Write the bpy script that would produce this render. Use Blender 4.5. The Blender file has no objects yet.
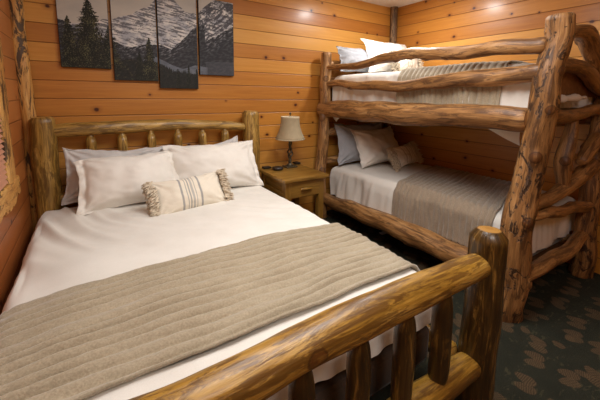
import bpy, math, random
from mathutils import Vector, Matrix, noise as mn

random.seed(7)
COL = bpy.context.scene.collection
PI = math.pi
W, H = 3.66, 2.445            # room width (x) and height; back wall is y=0, left wall x=0
YF = -4.3                     # wall behind the viewpoint
PITCH = 0.13034               # exposed height of one wall board

# ------------------------------------------------------------------ helpers
def lin(r, g, b):
    f = lambda c: c / 12.92 if c <= .04045 else ((c + .055) / 1.055) ** 2.4
    return (f(r / 255), f(g / 255), f(b / 255), 1.0)

def nz(x, y=0.0, z=0.0):
    return mn.noise(Vector((x, y, z)))

def link(o, parent=None):
    COL.objects.link(o)
    if parent is not None:
        o.parent = parent
    return o

def mesh(name, verts, faces, mat, parent=None, smooth=True, attrs=None, fmats=None):
    me = bpy.data.meshes.new(name)
    me.from_pydata(verts, [], faces)
    for m in (mat if isinstance(mat, (list, tuple)) else [mat]):
        me.materials.append(m)
    if fmats:
        me.polygons.foreach_set('material_index', fmats)
    if smooth:
        me.polygons.foreach_set('use_smooth', [True] * len(me.polygons))
    for k, v in (attrs or {}).items():
        if isinstance(v[0], (tuple, list)):
            if len(v[0]) == 4:
                a = me.attributes.new(k, 'FLOAT_COLOR', 'POINT')
                a.data.foreach_set('color', [c for q in v for c in q])
            else:
                a = me.attributes.new(k, 'FLOAT_VECTOR', 'POINT')
                a.data.foreach_set('vector', [c for q in v for c in q])
        else:
            a = me.attributes.new(k, 'FLOAT', 'POINT')
            a.data.foreach_set('value', v)
    me.update()
    return link(bpy.data.objects.new(name, me), parent)

def thing(name, label, cat, loc=(0, 0, 0), rot=(0, 0, 0), group=None):
    o = link(bpy.data.objects.new(name, None))
    o.empty_display_size = .1
    o.location = loc
    o.rotation_euler = rot
    return tag(o, label, cat, group)

def tag(o, label, cat, group=None):
    o['label'] = label
    o['category'] = cat
    if group:
        o['group'] = group
    return o

def structure(o):
    o['kind'] = 'structure'
    return o

def box(x0, x1, y0, y1, z0, z1):
    v = [(x, y, z) for x in (x0, x1) for y in (y0, y1) for z in (z0, z1)]
    f = [(0, 1, 3, 2), (4, 6, 7, 5), (0, 4, 5, 1), (2, 3, 7, 6), (0, 2, 6, 4), (1, 5, 7, 3)]
    return v, f

def boxes(name, lst, mat, parent=None, bev=0.0):
    V, F = [], []
    for b in lst:
        v, f = box(*b)
        n = len(V)
        V += v
        F += [tuple(i + n for i in q) for q in f]
    o = mesh(name, V, F, mat, parent, smooth=False)
    if bev:
        m = o.modifiers.new('bevel', 'BEVEL')
        m.width = bev
        m.segments = 2
    return o

def lathe(name, prof, mat, parent=None, seg=32, center=(0, 0, 0)):
    V, F = [], []
    for r, z in prof:
        for k in range(seg):
            a = 2 * PI * k / seg
            V.append((center[0] + r * math.cos(a), center[1] + r * math.sin(a), center[2] + z))
    for i in range(len(prof) - 1):
        for k in range(seg):
            k2 = (k + 1) % seg
            F.append((i * seg + k, i * seg + k2, (i + 1) * seg + k2, (i + 1) * seg + k))
    return mesh(name, V, F, mat, parent)

def catmull(pts, step):
    pts = [Vector(p[:3]).to_4d() * 1 for p in pts] if False else pts
    P = [list(p) for p in pts]
    if len(P) == 2:
        P = [P[0], [(a + b) / 2 for a, b in zip(*P)], P[1]]
    ext = [[2 * a - b for a, b in zip(P[0], P[1])]] + P + [[2 * a - b for a, b in zip(P[-1], P[-2])]]
    out = []
    for i in range(1, len(ext) - 2):
        p0, p1, p2, p3 = ext[i - 1:i + 3]
        L = math.dist(p1[:3], p2[:3])
        n = max(2, int(L / step))
        for k in range(n):
            t = k / n
            out.append([.5 * (2 * b + (c - a) * t + (2 * a - 5 * b + 4 * c - d) * t * t + (3 * b - a - 3 * c + d) * t ** 3)
                        for a, b, c, d in zip(p0, p1, p2, p3)])
    out.append(P[-1])
    return out

_seed = [0]
def log(name, pts, mat, parent=None, seg=22, step=.022, knots=(), lump=.06, wander=.006, chamfer=.012, cap=True):
    """A peeled log along pts = (x, y, z, radius); knots = (fraction along, angle, size, height)."""
    _seed[0] += 1
    sd = _seed[0] * 17.31
    path = catmull(pts, step)
    if len(path[0]) < 4:
        path = [q + [.05] for q in path]
    n = len(path)
    Pv = [Vector(q[:3]) for q in path]
    Rr = [max(.004, q[3]) for q in path]
    S = [0.0]
    for i in range(1, n):
        S.append(S[-1] + (Pv[i] - Pv[i - 1]).length)
    Lt = S[-1]
    for i in range(n):
        w = wander * min(1, S[i] / .1, (Lt - S[i]) / .1) if Lt > .25 else 0
        Pv[i] = Pv[i] + Vector((nz(S[i] * 3, sd), nz(S[i] * 3, sd, 9), nz(S[i] * 3, sd, 21))) * w * 2
    T = [(Pv[min(i + 1, n - 1)] - Pv[max(i - 1, 0)]).normalized() for i in range(n)]
    ref = Vector((0, 0, 1)) if abs(T[0].z) < .8 else Vector((1, 0, 0))
    N = (ref - T[0] * ref.dot(T[0])).normalized()
    V, F, LG, KD, fm = [], [], [], [], []
    rings = []
    Rm = sum(Rr) / n
    for i in range(n):
        N = (N - T[i] * N.dot(T[i])).normalized()
        Bn = T[i].cross(N)
        ring = []
        for k in range(seg):
            a = 2 * PI * k / seg
            ca, sa = math.cos(a), math.sin(a)
            r = Rr[i]
            r *= 1 + lump * nz(ca * 1.1 + sd, sa * 1.1, S[i] * 5) + lump * .45 * nz(ca * 2.4, sa * 2.4 + sd, S[i] * 9)
            kd = 9.0
            for (fr, ka, ks, kh) in knots:
                da = (a - ka + PI) % (2 * PI) - PI
                d = math.hypot(da * Rr[i], S[i] - fr * Lt) / ks
                if d < 3:
                    r += kh * (math.exp(-d * d * 1.2) - .35 * math.exp(-d * d * 9))
                    kd = min(kd, d)
            ring.append(len(V))
            V.append(tuple(Pv[i] + (N * ca + Bn * sa) * r))
            LG.append((ca * Rm + sd, sa * Rm + sd * .37, S[i] + sd))
            KD.append(kd)
        rings.append(ring)
    def add_end(i, sgn):
        ring = []
        c = Pv[i] + T[i] * sgn * chamfer
        for idx in rings[i]:
            ring.append(len(V))
            d = Vector(V[idx]) - Pv[i]
            V.append(tuple(c + d * max(.3, 1 - chamfer * .9 / max(Rr[i], .02))))
            LG.append(LG[idx]); KD.append(KD[idx])
        return ring, c
    for i in range(n - 1):
        for k in range(seg):
            k2 = (k + 1) % seg
            F.append((rings[i][k], rings[i][k2], rings[i + 1][k2], rings[i + 1][k])); fm.append(0)
    for i, sgn in ((0, -1), (n - 1, 1)):
        ring, c = add_end(i, sgn)
        for k in range(seg):
            k2 = (k + 1) % seg
            q = (rings[i][k], rings[i][k2], ring[k2], ring[k])
            F.append(q if sgn > 0 else q[::-1]); fm.append(0)
        if cap:                                  # cut face with its own vertices so rings shade cleanly
            inner = []
            for m_, fr in enumerate((1, .8, .35)):
                inner.append([])
                for idx in ring:
                    inner[-1].append(len(V))
                    V.append(tuple(c + (Vector(V[idx]) - c) * fr + T[i] * sgn * .002 * m_))
                    LG.append(LG[idx]); KD.append(fr)
            for m_ in range(2):
                for k in range(seg):
                    k2 = (k + 1) % seg
                    q = (inner[m_][k], inner[m_][k2], inner[m_ + 1][k2], inner[m_ + 1][k])
                    F.append(q if sgn > 0 else q[::-1]); fm.append(1)
            f = inner[-1]
            F.append(tuple(f) if sgn > 0 else tuple(f[::-1])); fm.append(1)
    mats = list(mat) if isinstance(mat, (list, tuple)) else [mat, mat]
    return mesh(name, V, F, mats, parent, attrs={'lg': LG, 'kd': KD}, fmats=fm)

# ------------------------------------------------------------------ node helpers
class NT:
    def __init__(self, name):
        self.m = bpy.data.materials.new(name)
        self.m.use_nodes = True
        self.t = self.m.node_tree
        self.bsdf = self.t.nodes['Principled BSDF']
    def n(self, typ, **kw):
        x = self.t.nodes.new(typ)
        for k, v in kw.items():
            setattr(x, k, v)
        return x
    def l(self, a, b):
        self.t.links.new(a, b)
    def put(self, sock, v):
        if hasattr(v, 'links') or isinstance(v, bpy.types.NodeSocket):
            self.l(v, sock)
        else:
            sock.default_value = v
    def math(self, op, a, b=None, c=None, clamp=False):
        x = self.n('ShaderNodeMath', operation=op, use_clamp=clamp)
        self.put(x.inputs[0], a)
        if b is not None: self.put(x.inputs[1], b)
        if c is not None: self.put(x.inputs[2], c)
        return x.outputs[0]
    def vec(self, x, y, z):
        c = self.n('ShaderNodeCombineXYZ')
        for i, v in enumerate((x, y, z)): self.put(c.inputs[i], v)
        return c.outputs[0]
    def sep(self, v):
        s = self.n('ShaderNodeSeparateXYZ')
        self.l(v, s.inputs[0])
        return s.outputs
    def mapr(self, v, a, b, c=0.0, d=1.0, smooth=True):
        x = self.n('ShaderNodeMapRange', interpolation_type='SMOOTHSTEP' if smooth else 'LINEAR')
        self.put(x.inputs['Value'], v)
        for k, q in zip(('From Min', 'From Max', 'To Min', 'To Max'), (a, b, c, d)): x.inputs[k].default_value = q
        return x.outputs[0]
    def mix(self, f, a, b, mode='MIX'):
        x = self.n('ShaderNodeMix', data_type='RGBA', blend_type=mode)
        self.put(x.inputs[0], f); self.put(x.inputs[6], a); self.put(x.inputs[7], b)
        return x.outputs[2]
    def noise(self, v, scale=1.0, detail=3.0, rough=.5, dist=0.0, col=False):
        x = self.n('ShaderNodeTexNoise')
        if v is not None: self.l(v, x.inputs['Vector'])
        x.inputs['Scale'].default_value = scale; x.inputs['Detail'].default_value = detail
        x.inputs['Roughness'].default_value = rough; x.inputs['Distortion'].default_value = dist
        return x.outputs['Color' if col else 'Fac']
    def ramp(self, f, stops):
        x = self.n('ShaderNodeValToRGB')
        self.l(f, x.inputs[0])
        e = x.color_ramp.elements
        while len(e) < len(stops): e.new(.5)
        for q, (p, c) in zip(e, stops):
            q.position = p; q.color = c
        return x.outputs[0]
    def vscale(self, v, s):
        x = self.n('ShaderNodeVectorMath', operation='MULTIPLY')
        self.l(v, x.inputs[0]); x.inputs[1].default_value = s
        return x.outputs[0]
    def attr(self, name, out='Vector'):
        x = self.n('ShaderNodeAttribute', attribute_name=name)
        return x.outputs[out]
    def obj(self):
        return self.n('ShaderNodeTexCoord').outputs['Object']
    def bump(self, h, strength=.4, dist=.01):
        x = self.n('ShaderNodeBump')
        x.inputs['Strength'].default_value = strength; x.inputs['Distance'].default_value = dist
        self.l(h, x.inputs['Height'])
        self.l(x.outputs[0], self.bsdf.inputs['Normal'])
    def out(self, col, rough=.5, **kw):
        self.put(self.bsdf.inputs['Base Color'], col)
        self.put(self.bsdf.inputs['Roughness'], rough)
        for k, v in kw.items():
            self.put(self.bsdf.inputs[k.replace('_', ' ')], v)
        return self.m

def plain(name, col, rough=.6, **kw):
    return NT(name).out(col, rough, **kw)

def plank_mat(name, axis, z0, tones, seed=0.0):
    n = NT(name)
    s = n.sep(n.obj())
    a = s[axis]
    q = n.math('DIVIDE', n.math('SUBTRACT', s[2], z0), PITCH)
    idx = n.math('FLOOR', q)
    fr = n.math('SUBTRACT', q, idx)
    ids = n.math('ADD', idx, seed)
    wn = n.n('ShaderNodeTexWhiteNoise', noise_dimensions='1D'); n.l(ids, wn.inputs['W'])
    a2 = n.math('ADD', a, n.math('MULTIPLY', ids, 7.31))
    big = n.noise(n.vec(n.math('MULTIPLY', a2, .55), n.math('MULTIPLY', ids, 3.7), 0.0), 1, 2)
    grain = n.noise(n.vec(n.math('MULTIPLY', a2, 2.2), n.math('MULTIPLY', s[2], 42), ids), 1, 4, .6, .6)
    fine = n.noise(n.vec(n.math('MULTIPLY', a2, 9), n.math('MULTIPLY', s[2], 210), ids), 1, 2, .6)
    tone = n.math('ADD', n.math('MULTIPLY', wn.outputs['Value'], .6), n.math('MULTIPLY', big, .5))
    tone = n.math('ADD', tone, n.math('MULTIPLY', n.math('SUBTRACT', grain, .5), .55))
    tone = n.math('ADD', tone, n.math('MULTIPLY', n.math('SUBTRACT', fine, .5), .18))
    col = n.ramp(tone, [(.15, tones[0]), (.5, tones[1]), (.85, tones[2])])
    # knots
    kv = n.vec(n.math('MULTIPLY', a, 3.1), n.math('MULTIPLY', s[2], 3.9), 0.0)
    wob = n.noise(n.vec(n.math('MULTIPLY', a, 20), n.math('MULTIPLY', s[2], 30), 0.0), 1, 2)
    vo = n.n('ShaderNodeTexVoronoi', voronoi_dimensions='2D'); n.l(kv, vo.inputs['Vector'])
    vo.inputs['Scale'].default_value = 1.0
    d = n.math('ADD', vo.outputs['Distance'], n.math('MULTIPLY', n.math('SUBTRACT', wob, .5), .05))
    cs = n.sep(vo.outputs['Color'])
    keep = n.math('GREATER_THAN', cs[0], .35)
    sz = n.math('ADD', n.math('MULTIPLY', cs[1], .045), .03)
    k = n.math('MULTIPLY', n.math('SUBTRACT', 1.0, n.math('SMOOTH_MIN', n.math('DIVIDE', d, sz), 1.0, .3), clamp=True), keep)
    k = n.math('MULTIPLY', k, 2.2, clamp=True)
    halo = n.math('MULTIPLY', n.mapr(n.math('DIVIDE', d, sz), .8, 2.6, 1, 0), n.math('MULTIPLY', keep, .35))
    col = n.mix(halo, col, lin(120, 55, 18))
    col = n.mix(k, col, lin(72, 26, 9))
    g = n.math('MINIMUM', fr, n.math('SUBTRACT', 1.0, fr))
    gr = n.mapr(g, .008, .03, 1, 0)
    col = n.mix(n.math('MULTIPLY', gr, .75), col, lin(70, 28, 8))
    h = n.math('ADD', n.mapr(g, 0.0, .05, 0, 1), n.math('MULTIPLY', n.mapr(g, .05, .5, 0, 1), .22))
    h = n.math('ADD', h, n.math('MULTIPLY', grain, .06))
    n.bump(h, .55, .006)
    return n.out(col, n.math('ADD', .36, n.math('MULTIPLY', grain, .12)), Specular_IOR_Level=.45, Coat_Weight=.22, Coat_Roughness=.2)

def log_mat(name, tones, streak, amount, rough=.4, bark=0.0, bscale=(20, 20, 9), coat=0.0, knot=lin(90, 50, 22)):
    n = NT(name)
    v = n.attr('lg')
    lo = n.noise(n.vscale(v, (9, 9, 1.6)), 1, 3, .55, .3)
    md = n.noise(n.vscale(v, (62, 62, 5.0)), 1, 5, .68, .6)
    fi = n.noise(n.vscale(v, (150, 150, 9.0)), 1, 2, .6)
    t = n.math('ADD', n.math('MULTIPLY', lo, .5), n.math('MULTIPLY', md, .5))
    t = n.math('ADD', t, n.math('MULTIPLY', n.math('SUBTRACT', fi, .5), .22))
    col = n.ramp(t, [(.34, tones[0]), (.5, tones[1]), (.66, tones[2])])
    st = n.noise(n.vscale(n.n('ShaderNodeVectorMath', operation='ADD').outputs[0], (1, 1, 1)), 1) if False else None
    sv = n.n('ShaderNodeVectorMath', operation='ADD'); n.l(v, sv.inputs[0]); sv.inputs[1].default_value = (3.1, 5.7, 1.3)
    s1 = n.noise(n.vscale(sv.outputs[0], (32, 32, 4.6)), 1, 6, .74, .9)
    smask = n.mapr(s1, .58 - amount * .2, .69 - amount * .2)
    col = n.mix(n.math('MULTIPLY', smask, .78), col, streak)
    hgt = n.math('MULTIPLY', md, .6)
    if bark:
        s2 = n.noise(n.vscale(sv.outputs[0], bscale), 1, 6, .7, 2.0)
        bm = n.mapr(s2, .60 - bark * .15, .64 - bark * .12)
        col = n.mix(n.math('MULTIPLY', bm, .9), col, lin(42, 26, 17))
        hgt = n.math('ADD', hgt, n.math('MULTIPLY', bm, -.7))
    kd = n.attr('kd', 'Fac')
    ring = n.math('ABSOLUTE', n.math('SINE', n.math('MULTIPLY', kd, 6.5)))
    km = n.mapr(kd, .75, 1.25, 1, 0)
    col = n.mix(n.math('MULTIPLY', km, n.math('ADD', .35, n.math('MULTIPLY', ring, .35))), col, knot)
    rim = n.mapr(n.math('ABSOLUTE', n.math('SUBTRACT', kd, 1.0)), .02, .22, .7, 0)
    col = n.mix(rim, col, lin(60, 32, 14))
    n.bump(n.math('ADD', hgt, n.math('MULTIPLY', lo, .8)), .5, .008)
    return n.out(col, n.math('ADD', rough - .06, n.math('MULTIPLY', md, .14)), Coat_Weight=coat, Coat_Roughness=.18)

def cap_mat(name, c1, c2):
    n = NT(name)
    kd = n.attr('kd', 'Fac')
    v = n.attr('lg')
    w = n.noise(n.vscale(v, (30, 30, 6)), 1, 3)
    r = n.math('SINE', n.math('MULTIPLY', n.math('ADD', kd, n.math('MULTIPLY', w, .12)), 34))
    col = n.mix(n.mapr(r, -1, 1, 0, .45), c1, c2)
    col = n.mix(n.mapr(kd, .84, 1.0, 0, .8), col, lin(70, 40, 14))
    return n.out(col, .4)

def cloth_mat(name, c1, c2, scale=300, bump=.15, rough=.85, sheen=.15, lowvar=.5):
    n = NT(name)
    o = n.obj()
    w = n.noise(o, scale, 2, .6)
    l = n.noise(o, 7, 3, .6)
    t = n.math('ADD', n.math('MULTIPLY', w, 1 - lowvar), n.math('MULTIPLY', l, lowvar))
    col = n.ramp(t, [(.3, c1), (.7, c2)])
    n.bump(w, bump, .003)
    return n.out(col, rough, Sheen_Weight=sheen, Sheen_Roughness=.5)

# ------------------------------------------------------------------ materials
TONE = [lin(170, 106, 42), lin(196, 132, 54), lin(214, 156, 76)]
M_wall_back = plank_mat('pine boards back', 0, 1.9626, TONE, 3)
M_wall_right = plank_mat('pine boards right', 1, 2.3420, TONE, 41)
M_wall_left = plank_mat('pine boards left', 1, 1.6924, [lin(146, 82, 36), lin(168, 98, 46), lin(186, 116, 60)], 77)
M_wall_front = plank_mat('pine boards front', 0, 1.9626, TONE, 113)

n = NT('white ceiling'); o = n.obj()
M_ceil = n.out(n.mix(n.noise(o, 60, 3), lin(222, 214, 202), lin(232, 226, 216)), .9); n.bump(n.noise(o, 120, 3), .2, .004)

def carpet_mat():
    n = NT('green pine cone carpet')
    o = n.obj()
    s = n.sep(o)
    base = n.mix(n.noise(o, 9, 4, .6), lin(44, 45, 38), lin(68, 68, 55))
    base = n.mix(n.mapr(n.noise(o, 420, 2), .35, .7), base, lin(24, 27, 24))
    # faint leaf sprigs
    lv = n.noise(n.vec(n.math('MULTIPLY', s[0], 14), n.math('MULTIPLY', s[1], 26), 0.0), 1, 3, .6, 1.6)
    base = n.mix(n.mapr(lv, .60, .66, 0, .45), base, lin(84, 80, 58))
    col = base
    tot = None
    for (sc, ox, oy, ln, wd, ang0) in ((5.4, .0, .0, .26, .17, .0), (5.4, .30, .12, .26, .16, .35), (6.0, 5.3, 2.7, .2, .14, -.3)):
        v = n.vec(n.math('ADD', n.math('MULTIPLY', s[0], sc), ox), n.math('ADD', n.math('MULTIPLY', s[1], sc), oy), 0.0)
        vo = n.n('ShaderNodeTexVoronoi', voronoi_dimensions='2D'); n.l(v, vo.inputs['Vector'])
        vo.inputs['Scale'].default_value = 1.0; vo.inputs['Randomness'].default_value = .55
        dv = n.n('ShaderNodeVectorMath', operation='SUBTRACT'); n.l(v, dv.inputs[0]); n.l(vo.outputs['Position'], dv.inputs[1])
        d = n.sep(dv.outputs[0])
        c = n.sep(vo.outputs['Color'])
        ang = n.math('ADD', n.math('MULTIPLY', c[0], 1.5), ang0 - .75 + 1.5)
        ca, sa = n.math('COSINE', ang), n.math('SINE', ang)
        x = n.math('ADD', n.math('MULTIPLY', d[0], ca), n.math('MULTIPLY', d[1], sa))
        y = n.math('SUBTRACT', n.math('MULTIPLY', d[1], ca), n.math('MULTIPLY', d[0], sa))
        wv = n.math('MULTIPLY', n.math('SUBTRACT', n.noise(v, 14, 2), .5), .3)
        e = n.math('ADD', n.math('POWER', n.math('DIVIDE', x, ln), 2), n.math('POWER', n.math('DIVIDE', y, n.math('ADD', wd, n.math('MULTIPLY', x, -.16))), 2))
        e = n.math('ADD', e, wv)
        m = n.mapr(e, .82, 1.05, 1, 0)
        if sc > 5.5: m = n.math('MULTIPLY', m, n.math('GREATER_THAN', c[1], .5))
        # scales of the cone: crossed diagonals
        wq = n.math('MULTIPLY', n.noise(v, 9, 2), 3.5)
        k1 = n.math('SINE', n.math('ADD', n.math('MULTIPLY', n.math('ADD', x, y), 60), wq))
        k2 = n.math('SINE', n.math('ADD', n.math('MULTIPLY', n.math('SUBTRACT', x, y), 60), wq))
        sc_ = n.math('ADD', n.mapr(n.math('MULTIPLY', k1, k2), -.5, .6, 0, .7), n.math('MULTIPLY', n.math('SUBTRACT', n.noise(v, 40, 2), .35), .9), clamp=True)
        cc = n.mix(sc_, lin(60, 48, 36), lin(116, 94, 70))
        col = n.mix(n.math('MULTIPLY', m, .68), col, cc)
    n.bump(n.noise(o, 380, 2), .5, .006)
    return n.out(col, .95, Specular_IOR_Level=.1)
M_carpet = carpet_mat()

M_qlog = (log_mat('honey varnished log', [lin(116, 82, 26), lin(164, 122, 46), lin(204, 164, 86)], lin(84, 52, 18), .6, .36, coat=.12),
          cap_mat('honey cut end', lin(206, 158, 78), lin(170, 116, 48)))
M_qpost = (log_mat('dark streaked log', [lin(58, 38, 16), lin(108, 78, 32), lin(170, 130, 64)], lin(34, 21, 10), .95, .3, coat=.3),
           cap_mat('honey cut end top', lin(170, 124, 58), lin(126, 84, 36)))
M_hlog = (log_mat('honey headboard log', [lin(118, 86, 36), lin(164, 126, 58), lin(204, 166, 96)], lin(90, 62, 24), .6, .4, coat=.1),
          cap_mat('headboard cut end', lin(200, 150, 78), lin(160, 110, 48)))
M_blog = (log_mat('brown knotty log', [lin(108, 74, 42), lin(160, 114, 66), lin(206, 160, 106)], lin(78, 48, 28), .55, .45),
          cap_mat('brown cut end', lin(176, 128, 78), lin(140, 94, 50)))
M_bpost = (log_mat('brown log with bark patches', [lin(104, 70, 38), lin(154, 108, 62), lin(200, 152, 98)], lin(70, 44, 25), .55, .42, bark=.36, bscale=(13, 13, 6.5)),
           cap_mat('brown post cut end', lin(176, 128, 78), lin(140, 94, 50)))
M_trim = (log_mat('pale trim log with bark', [lin(166, 112, 52), lin(200, 146, 76), lin(218, 174, 106)], lin(120, 74, 34), .2, .5, bark=.5, bscale=(11, 11, 2.2)),
          cap_mat('trim cut end', lin(200, 150, 88), lin(170, 118, 60)))
M_trimg = (log_mat('grey weathered trim log', [lin(96, 72, 48), lin(140, 108, 74), lin(170, 138, 100)], lin(70, 50, 34), .6, .6, bark=.3),
           cap_mat('grey cut end', lin(170, 130, 90), lin(140, 104, 66)))

M_white = cloth_mat('white cotton', lin(222, 217, 208), lin(236, 232, 225), 320, .1)
M_pillow = cloth_mat('white pillowcase', lin(230, 224, 215), lin(242, 238, 231), 320, .1)
M_greycase = cloth_mat('pale grey pillowcase', lin(188, 184, 182), lin(206, 203, 201), 320, .1)
M_bluegrey = cloth_mat('blue grey pillowcase', lin(146, 148, 154), lin(172, 174, 180), 320, .1)
M_blanket = cloth_mat('taupe plush blanket', lin(146, 133, 110), lin(178, 164, 140), 160, .6, .95, .45, .3)
M_blanket2 = cloth_mat('grey taupe plush blanket', lin(134, 118, 99), lin(168, 150, 129), 160, .6, .95, .45, .3)
M_fringe = cloth_mat('taupe fringe', lin(190, 174, 150), lin(222, 208, 186), 200, .5)
M_matt = cloth_mat('mattress ticking', lin(150, 140, 130), lin(176, 166, 156), 200, .2)
M_boxs = cloth_mat('dark box spring', lin(58, 46, 38), lin(80, 66, 56), 200, .2)

def lumbar_mat(name, bands, base1, base2):
    n = NT(name)
    u = n.attr('uu', 'Fac')
    o = n.obj()
    w = n.noise(o, 240, 2, .6)
    col = n.mix(w, base1, base2)
    for c, hw, cl, st in bands:
        m = n.mapr(n.math('ABSOLUTE', n.math('SUBTRACT', u, c)), hw * .7, hw * 1.15, st, 0)
        col = n.mix(m, col, cl)
    n.bump(w, .35, .003)
    return n.out(col, .9, Sheen_Weight=.15)
GR = lin(128, 130, 136)
M_lumbar = lumbar_mat('cream lumbar cloth with grey stripes',
    [(-.30, .03, GR, .75), (-.17, .012, GR, .65), (-.10, .018, GR, .7), (-.02, .03, lin(160, 160, 162), .7), (.06, .012, GR, .6), (.20, .03, GR, .75)],
    lin(226, 216, 198), lin(238, 230, 214))
M_lumbar2 = lumbar_mat('cream lumbar cloth with taupe stripes',
    [(-.36, .05, lin(170, 150, 126), .5), (-.18, .03, lin(180, 162, 140), .4), (0, .06, lin(160, 140, 118), .5), (.2, .03, lin(170, 150, 128), .6), (.36, .05, lin(170, 150, 126), .5), (.6, .04, lin(170, 150, 128), .6)],
    lin(230, 222, 206), lin(240, 234, 220))

def furniture_mat(name, axis, tones, rough=.38):
    n = NT(name)
    s = n.sep(n.obj())
    sc = [30, 30, 30]; sc[axis] = 3
    v = n.vec(*[n.math('MULTIPLY', s[i], sc[i]) for i in range(3)])
    t = n.math('ADD', n.math('MULTIPLY', n.noise(v, 1, 4, .6, .7), .75), n.math('MULTIPLY', n.noise(n.obj(), 3, 2), .25))
    col = n.ramp(t, [(.3, tones[0]), (.5, tones[1]), (.72, tones[2])])
    return n.out(col, rough, Coat_Weight=.15)
NT_T = [lin(106, 74, 28), lin(140, 102, 42), lin(168, 130, 64)]
M_nsx = furniture_mat('nightstand wood across', 0, NT_T)
M_nsy = furniture_mat('nightstand wood deep', 1, NT_T)
M_nsz = furniture_mat('nightstand wood upright', 2, NT_T)
M_deck = furniture_mat('bunk deck board', 1, [lin(90, 56, 30), lin(116, 76, 42), lin(136, 94, 56)], .6)
M_black = plain('black plastic', lin(30, 28, 27), .4)
M_brownblk = plain('dark brown leather', lin(48, 36, 28), .45)
n = NT('antique iron'); M_iron = n.out(n.mix(n.noise(n.obj(), 60, 3), lin(58, 52, 42), lin(112, 102, 80)), .45, Metallic=.6)
n = NT('parchment shade'); o = n.obj()
M_shade = n.out(n.mix(n.noise(o, 22, 4, .6), lin(142, 124, 96), lin(176, 158, 126)), .75, Subsurface_Weight=.0)
M_shadein = plain('shade lining', lin(226, 212, 182), .8)
M_canvas = plain('canvas edge', lin(38, 36, 34), .7)
n = NT('printed landscape'); M_print = n.out(n.attr('paint', 'Color'), .62, Specular_IOR_Level=.3)
M_glass = NT('window glass').out(lin(180, 190, 200), .05, Transmission_Weight=.9, IOR=1.45)
M_slat = plain('pinkish blind slat', lin(196, 140, 112), .55)
M_recess = plain('window recess', lin(150, 100, 66), .8)
M_paper = plain('pale card', lin(196, 198, 206), .8)

# ------------------------------------------------------------------ room shell
structure(boxes('floor', [(-.1, W + .1, YF - .1, .1, -.1, 0)], M_carpet))
structure(boxes('ceiling', [(-.1, W + .1, YF - .1, .1, H, H + .1)], M_ceil))
structure(boxes('wall_back', [(-.1, W + .1, 0, .1, 0, H)], M_wall_back))
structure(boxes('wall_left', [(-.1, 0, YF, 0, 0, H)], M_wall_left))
structure(boxes('wall_right', [(W, W + .1, YF, 0, 0, H)], M_wall_right))
structure(boxes('wall_front', [(-.1, W + .1, YF - .1, YF, 0, H)], M_wall_front))
structure(boxes('baseboard_right', [(W - .018, W, YF, -2.3, 0, .065)], M_nsy, bev=.004))
# corner trim logs
structure(log('trim_1', [(.03, -.035, 0, .048), (.03, -.035, .8, .05), (.036, -.035, 1.3, .044), (.02, -.035, 1.65, .046), (.022, -.035, H, .046)], M_trim, lump=.18, cap=False))
structure(log('trim_2', [(W - .04, -.04, 0, .045), (W - .042, -.04, 1.2, .047), (W - .04, -.042, 1.9, .043), (W - .04, -.04, H, .045)], M_trimg, lump=.12, cap=False))

# window on the left wall: live edge casing, sill, blind
def live_board(name, ax, a0, a1, e0, e1, x0, x1, mat, parent, amp=.03, seed=0, both=True):
    """Board on the left wall. ax='z' upright (a=z, e=y range) or 'y' lying (a=y, e=z range)."""
    V, F, LG, KD = [], [], [], []
    nn = 90
    prof = [(0, 0), (0, 1), (.06, 1), (.5, 1), (.94, 1), (1, 1), (1, 0)]
    for i in range(nn + 1):
        t = i / nn
        a = a0 + (a1 - a0) * t
        w0 = e0 + amp * (nz(a * 3.3, seed) + .7 * nz(a * 9, seed + 4) + .4 * nz(a * 24, seed + 8)) * (1 if both else 0)
        w1 = e1 + amp * (nz(a * 3.1, seed + 30) + .7 * nz(a * 8, seed + 34) + .4 * nz(a * 25, seed + 38))
        for j, (p, q) in enumerate(prof):
            e = w0 + (w1 - w0) * p
            x = x0 + (x1 - x0) * q
            if j in (1, 5): x = x0 + (x1 - x0) * .55
            V.append((x, e, a) if ax == 'z' else (x, a, e))
            LG.append((e + seed, x, a + seed) if ax == 'z' else (e + seed, x, a + seed))
            KD.append(9.0)
    m = len(prof)
    for i in range(nn):
        for j in range(m):
            j2 = (j + 1) % m
            F.append((i * m + j, i * m + j2, (i + 1) * m + j2, (i + 1) * m + j))
    F.append(tuple(range(m))); F.append(tuple(range(nn * m, nn * m + m))[::-1])
    return mesh(name, V, F, mat[0], parent, smooth=False, attrs={'lg': LG, 'kd': KD})
win = structure(boxes('window_1', [(.001, .004, -1.64, -.74, .87, 2.02)], M_glass))
boxes('window_recess', [(-.005, .0008, -1.66, -.72, .85, 2.04)], M_recess, win)
live_board('window_casing', 'z', .80, 2.14, -.76, -.575, .002, .020, M_trim, win, .035, 11)
live_board('window_casing', 'z', .80, 2.14, -1.80, -1.62, .002, .020, M_trim, win, .035, 51)
live_board('window_casing', 'y', -1.84, -.55, 2.0, 2.13, .003, .022, M_trim, win, .03, 71)
live_board('window_sill', 'y', -1.85, -.52, .765, .885, .003, .024, M_trim, win, .04, 91)
bl = boxes('blind_headrail', [(.006, .018, -1.6, -.77, 1.95, 1.99)], M_slat, win)
V, F = [], []
for i in range(40):
    z = .90 + i * .0265
    nn = len(V)
    V += [(.006, -1.6, z + .010), (.017, -1.6, z - .006), (.017, -.77, z - .006), (.006, -.77, z + .010)]
    F.append((nn, nn + 1, nn + 2, nn + 3))
sl = mesh('blind_slats', V, F, M_slat, win, smooth=False)
md = sl.modifiers.new('solid', 'SOLIDIFY'); md.thickness = .0015

# ------------------------------------------------------------------ drapes
def arc(d, r):
    if d <= 0: return d, 0.0
    if d < r * PI / 2: return r * math.sin(d / r), r - r * math.cos(d / r)
    return r, r + (d - r * PI / 2)

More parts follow.
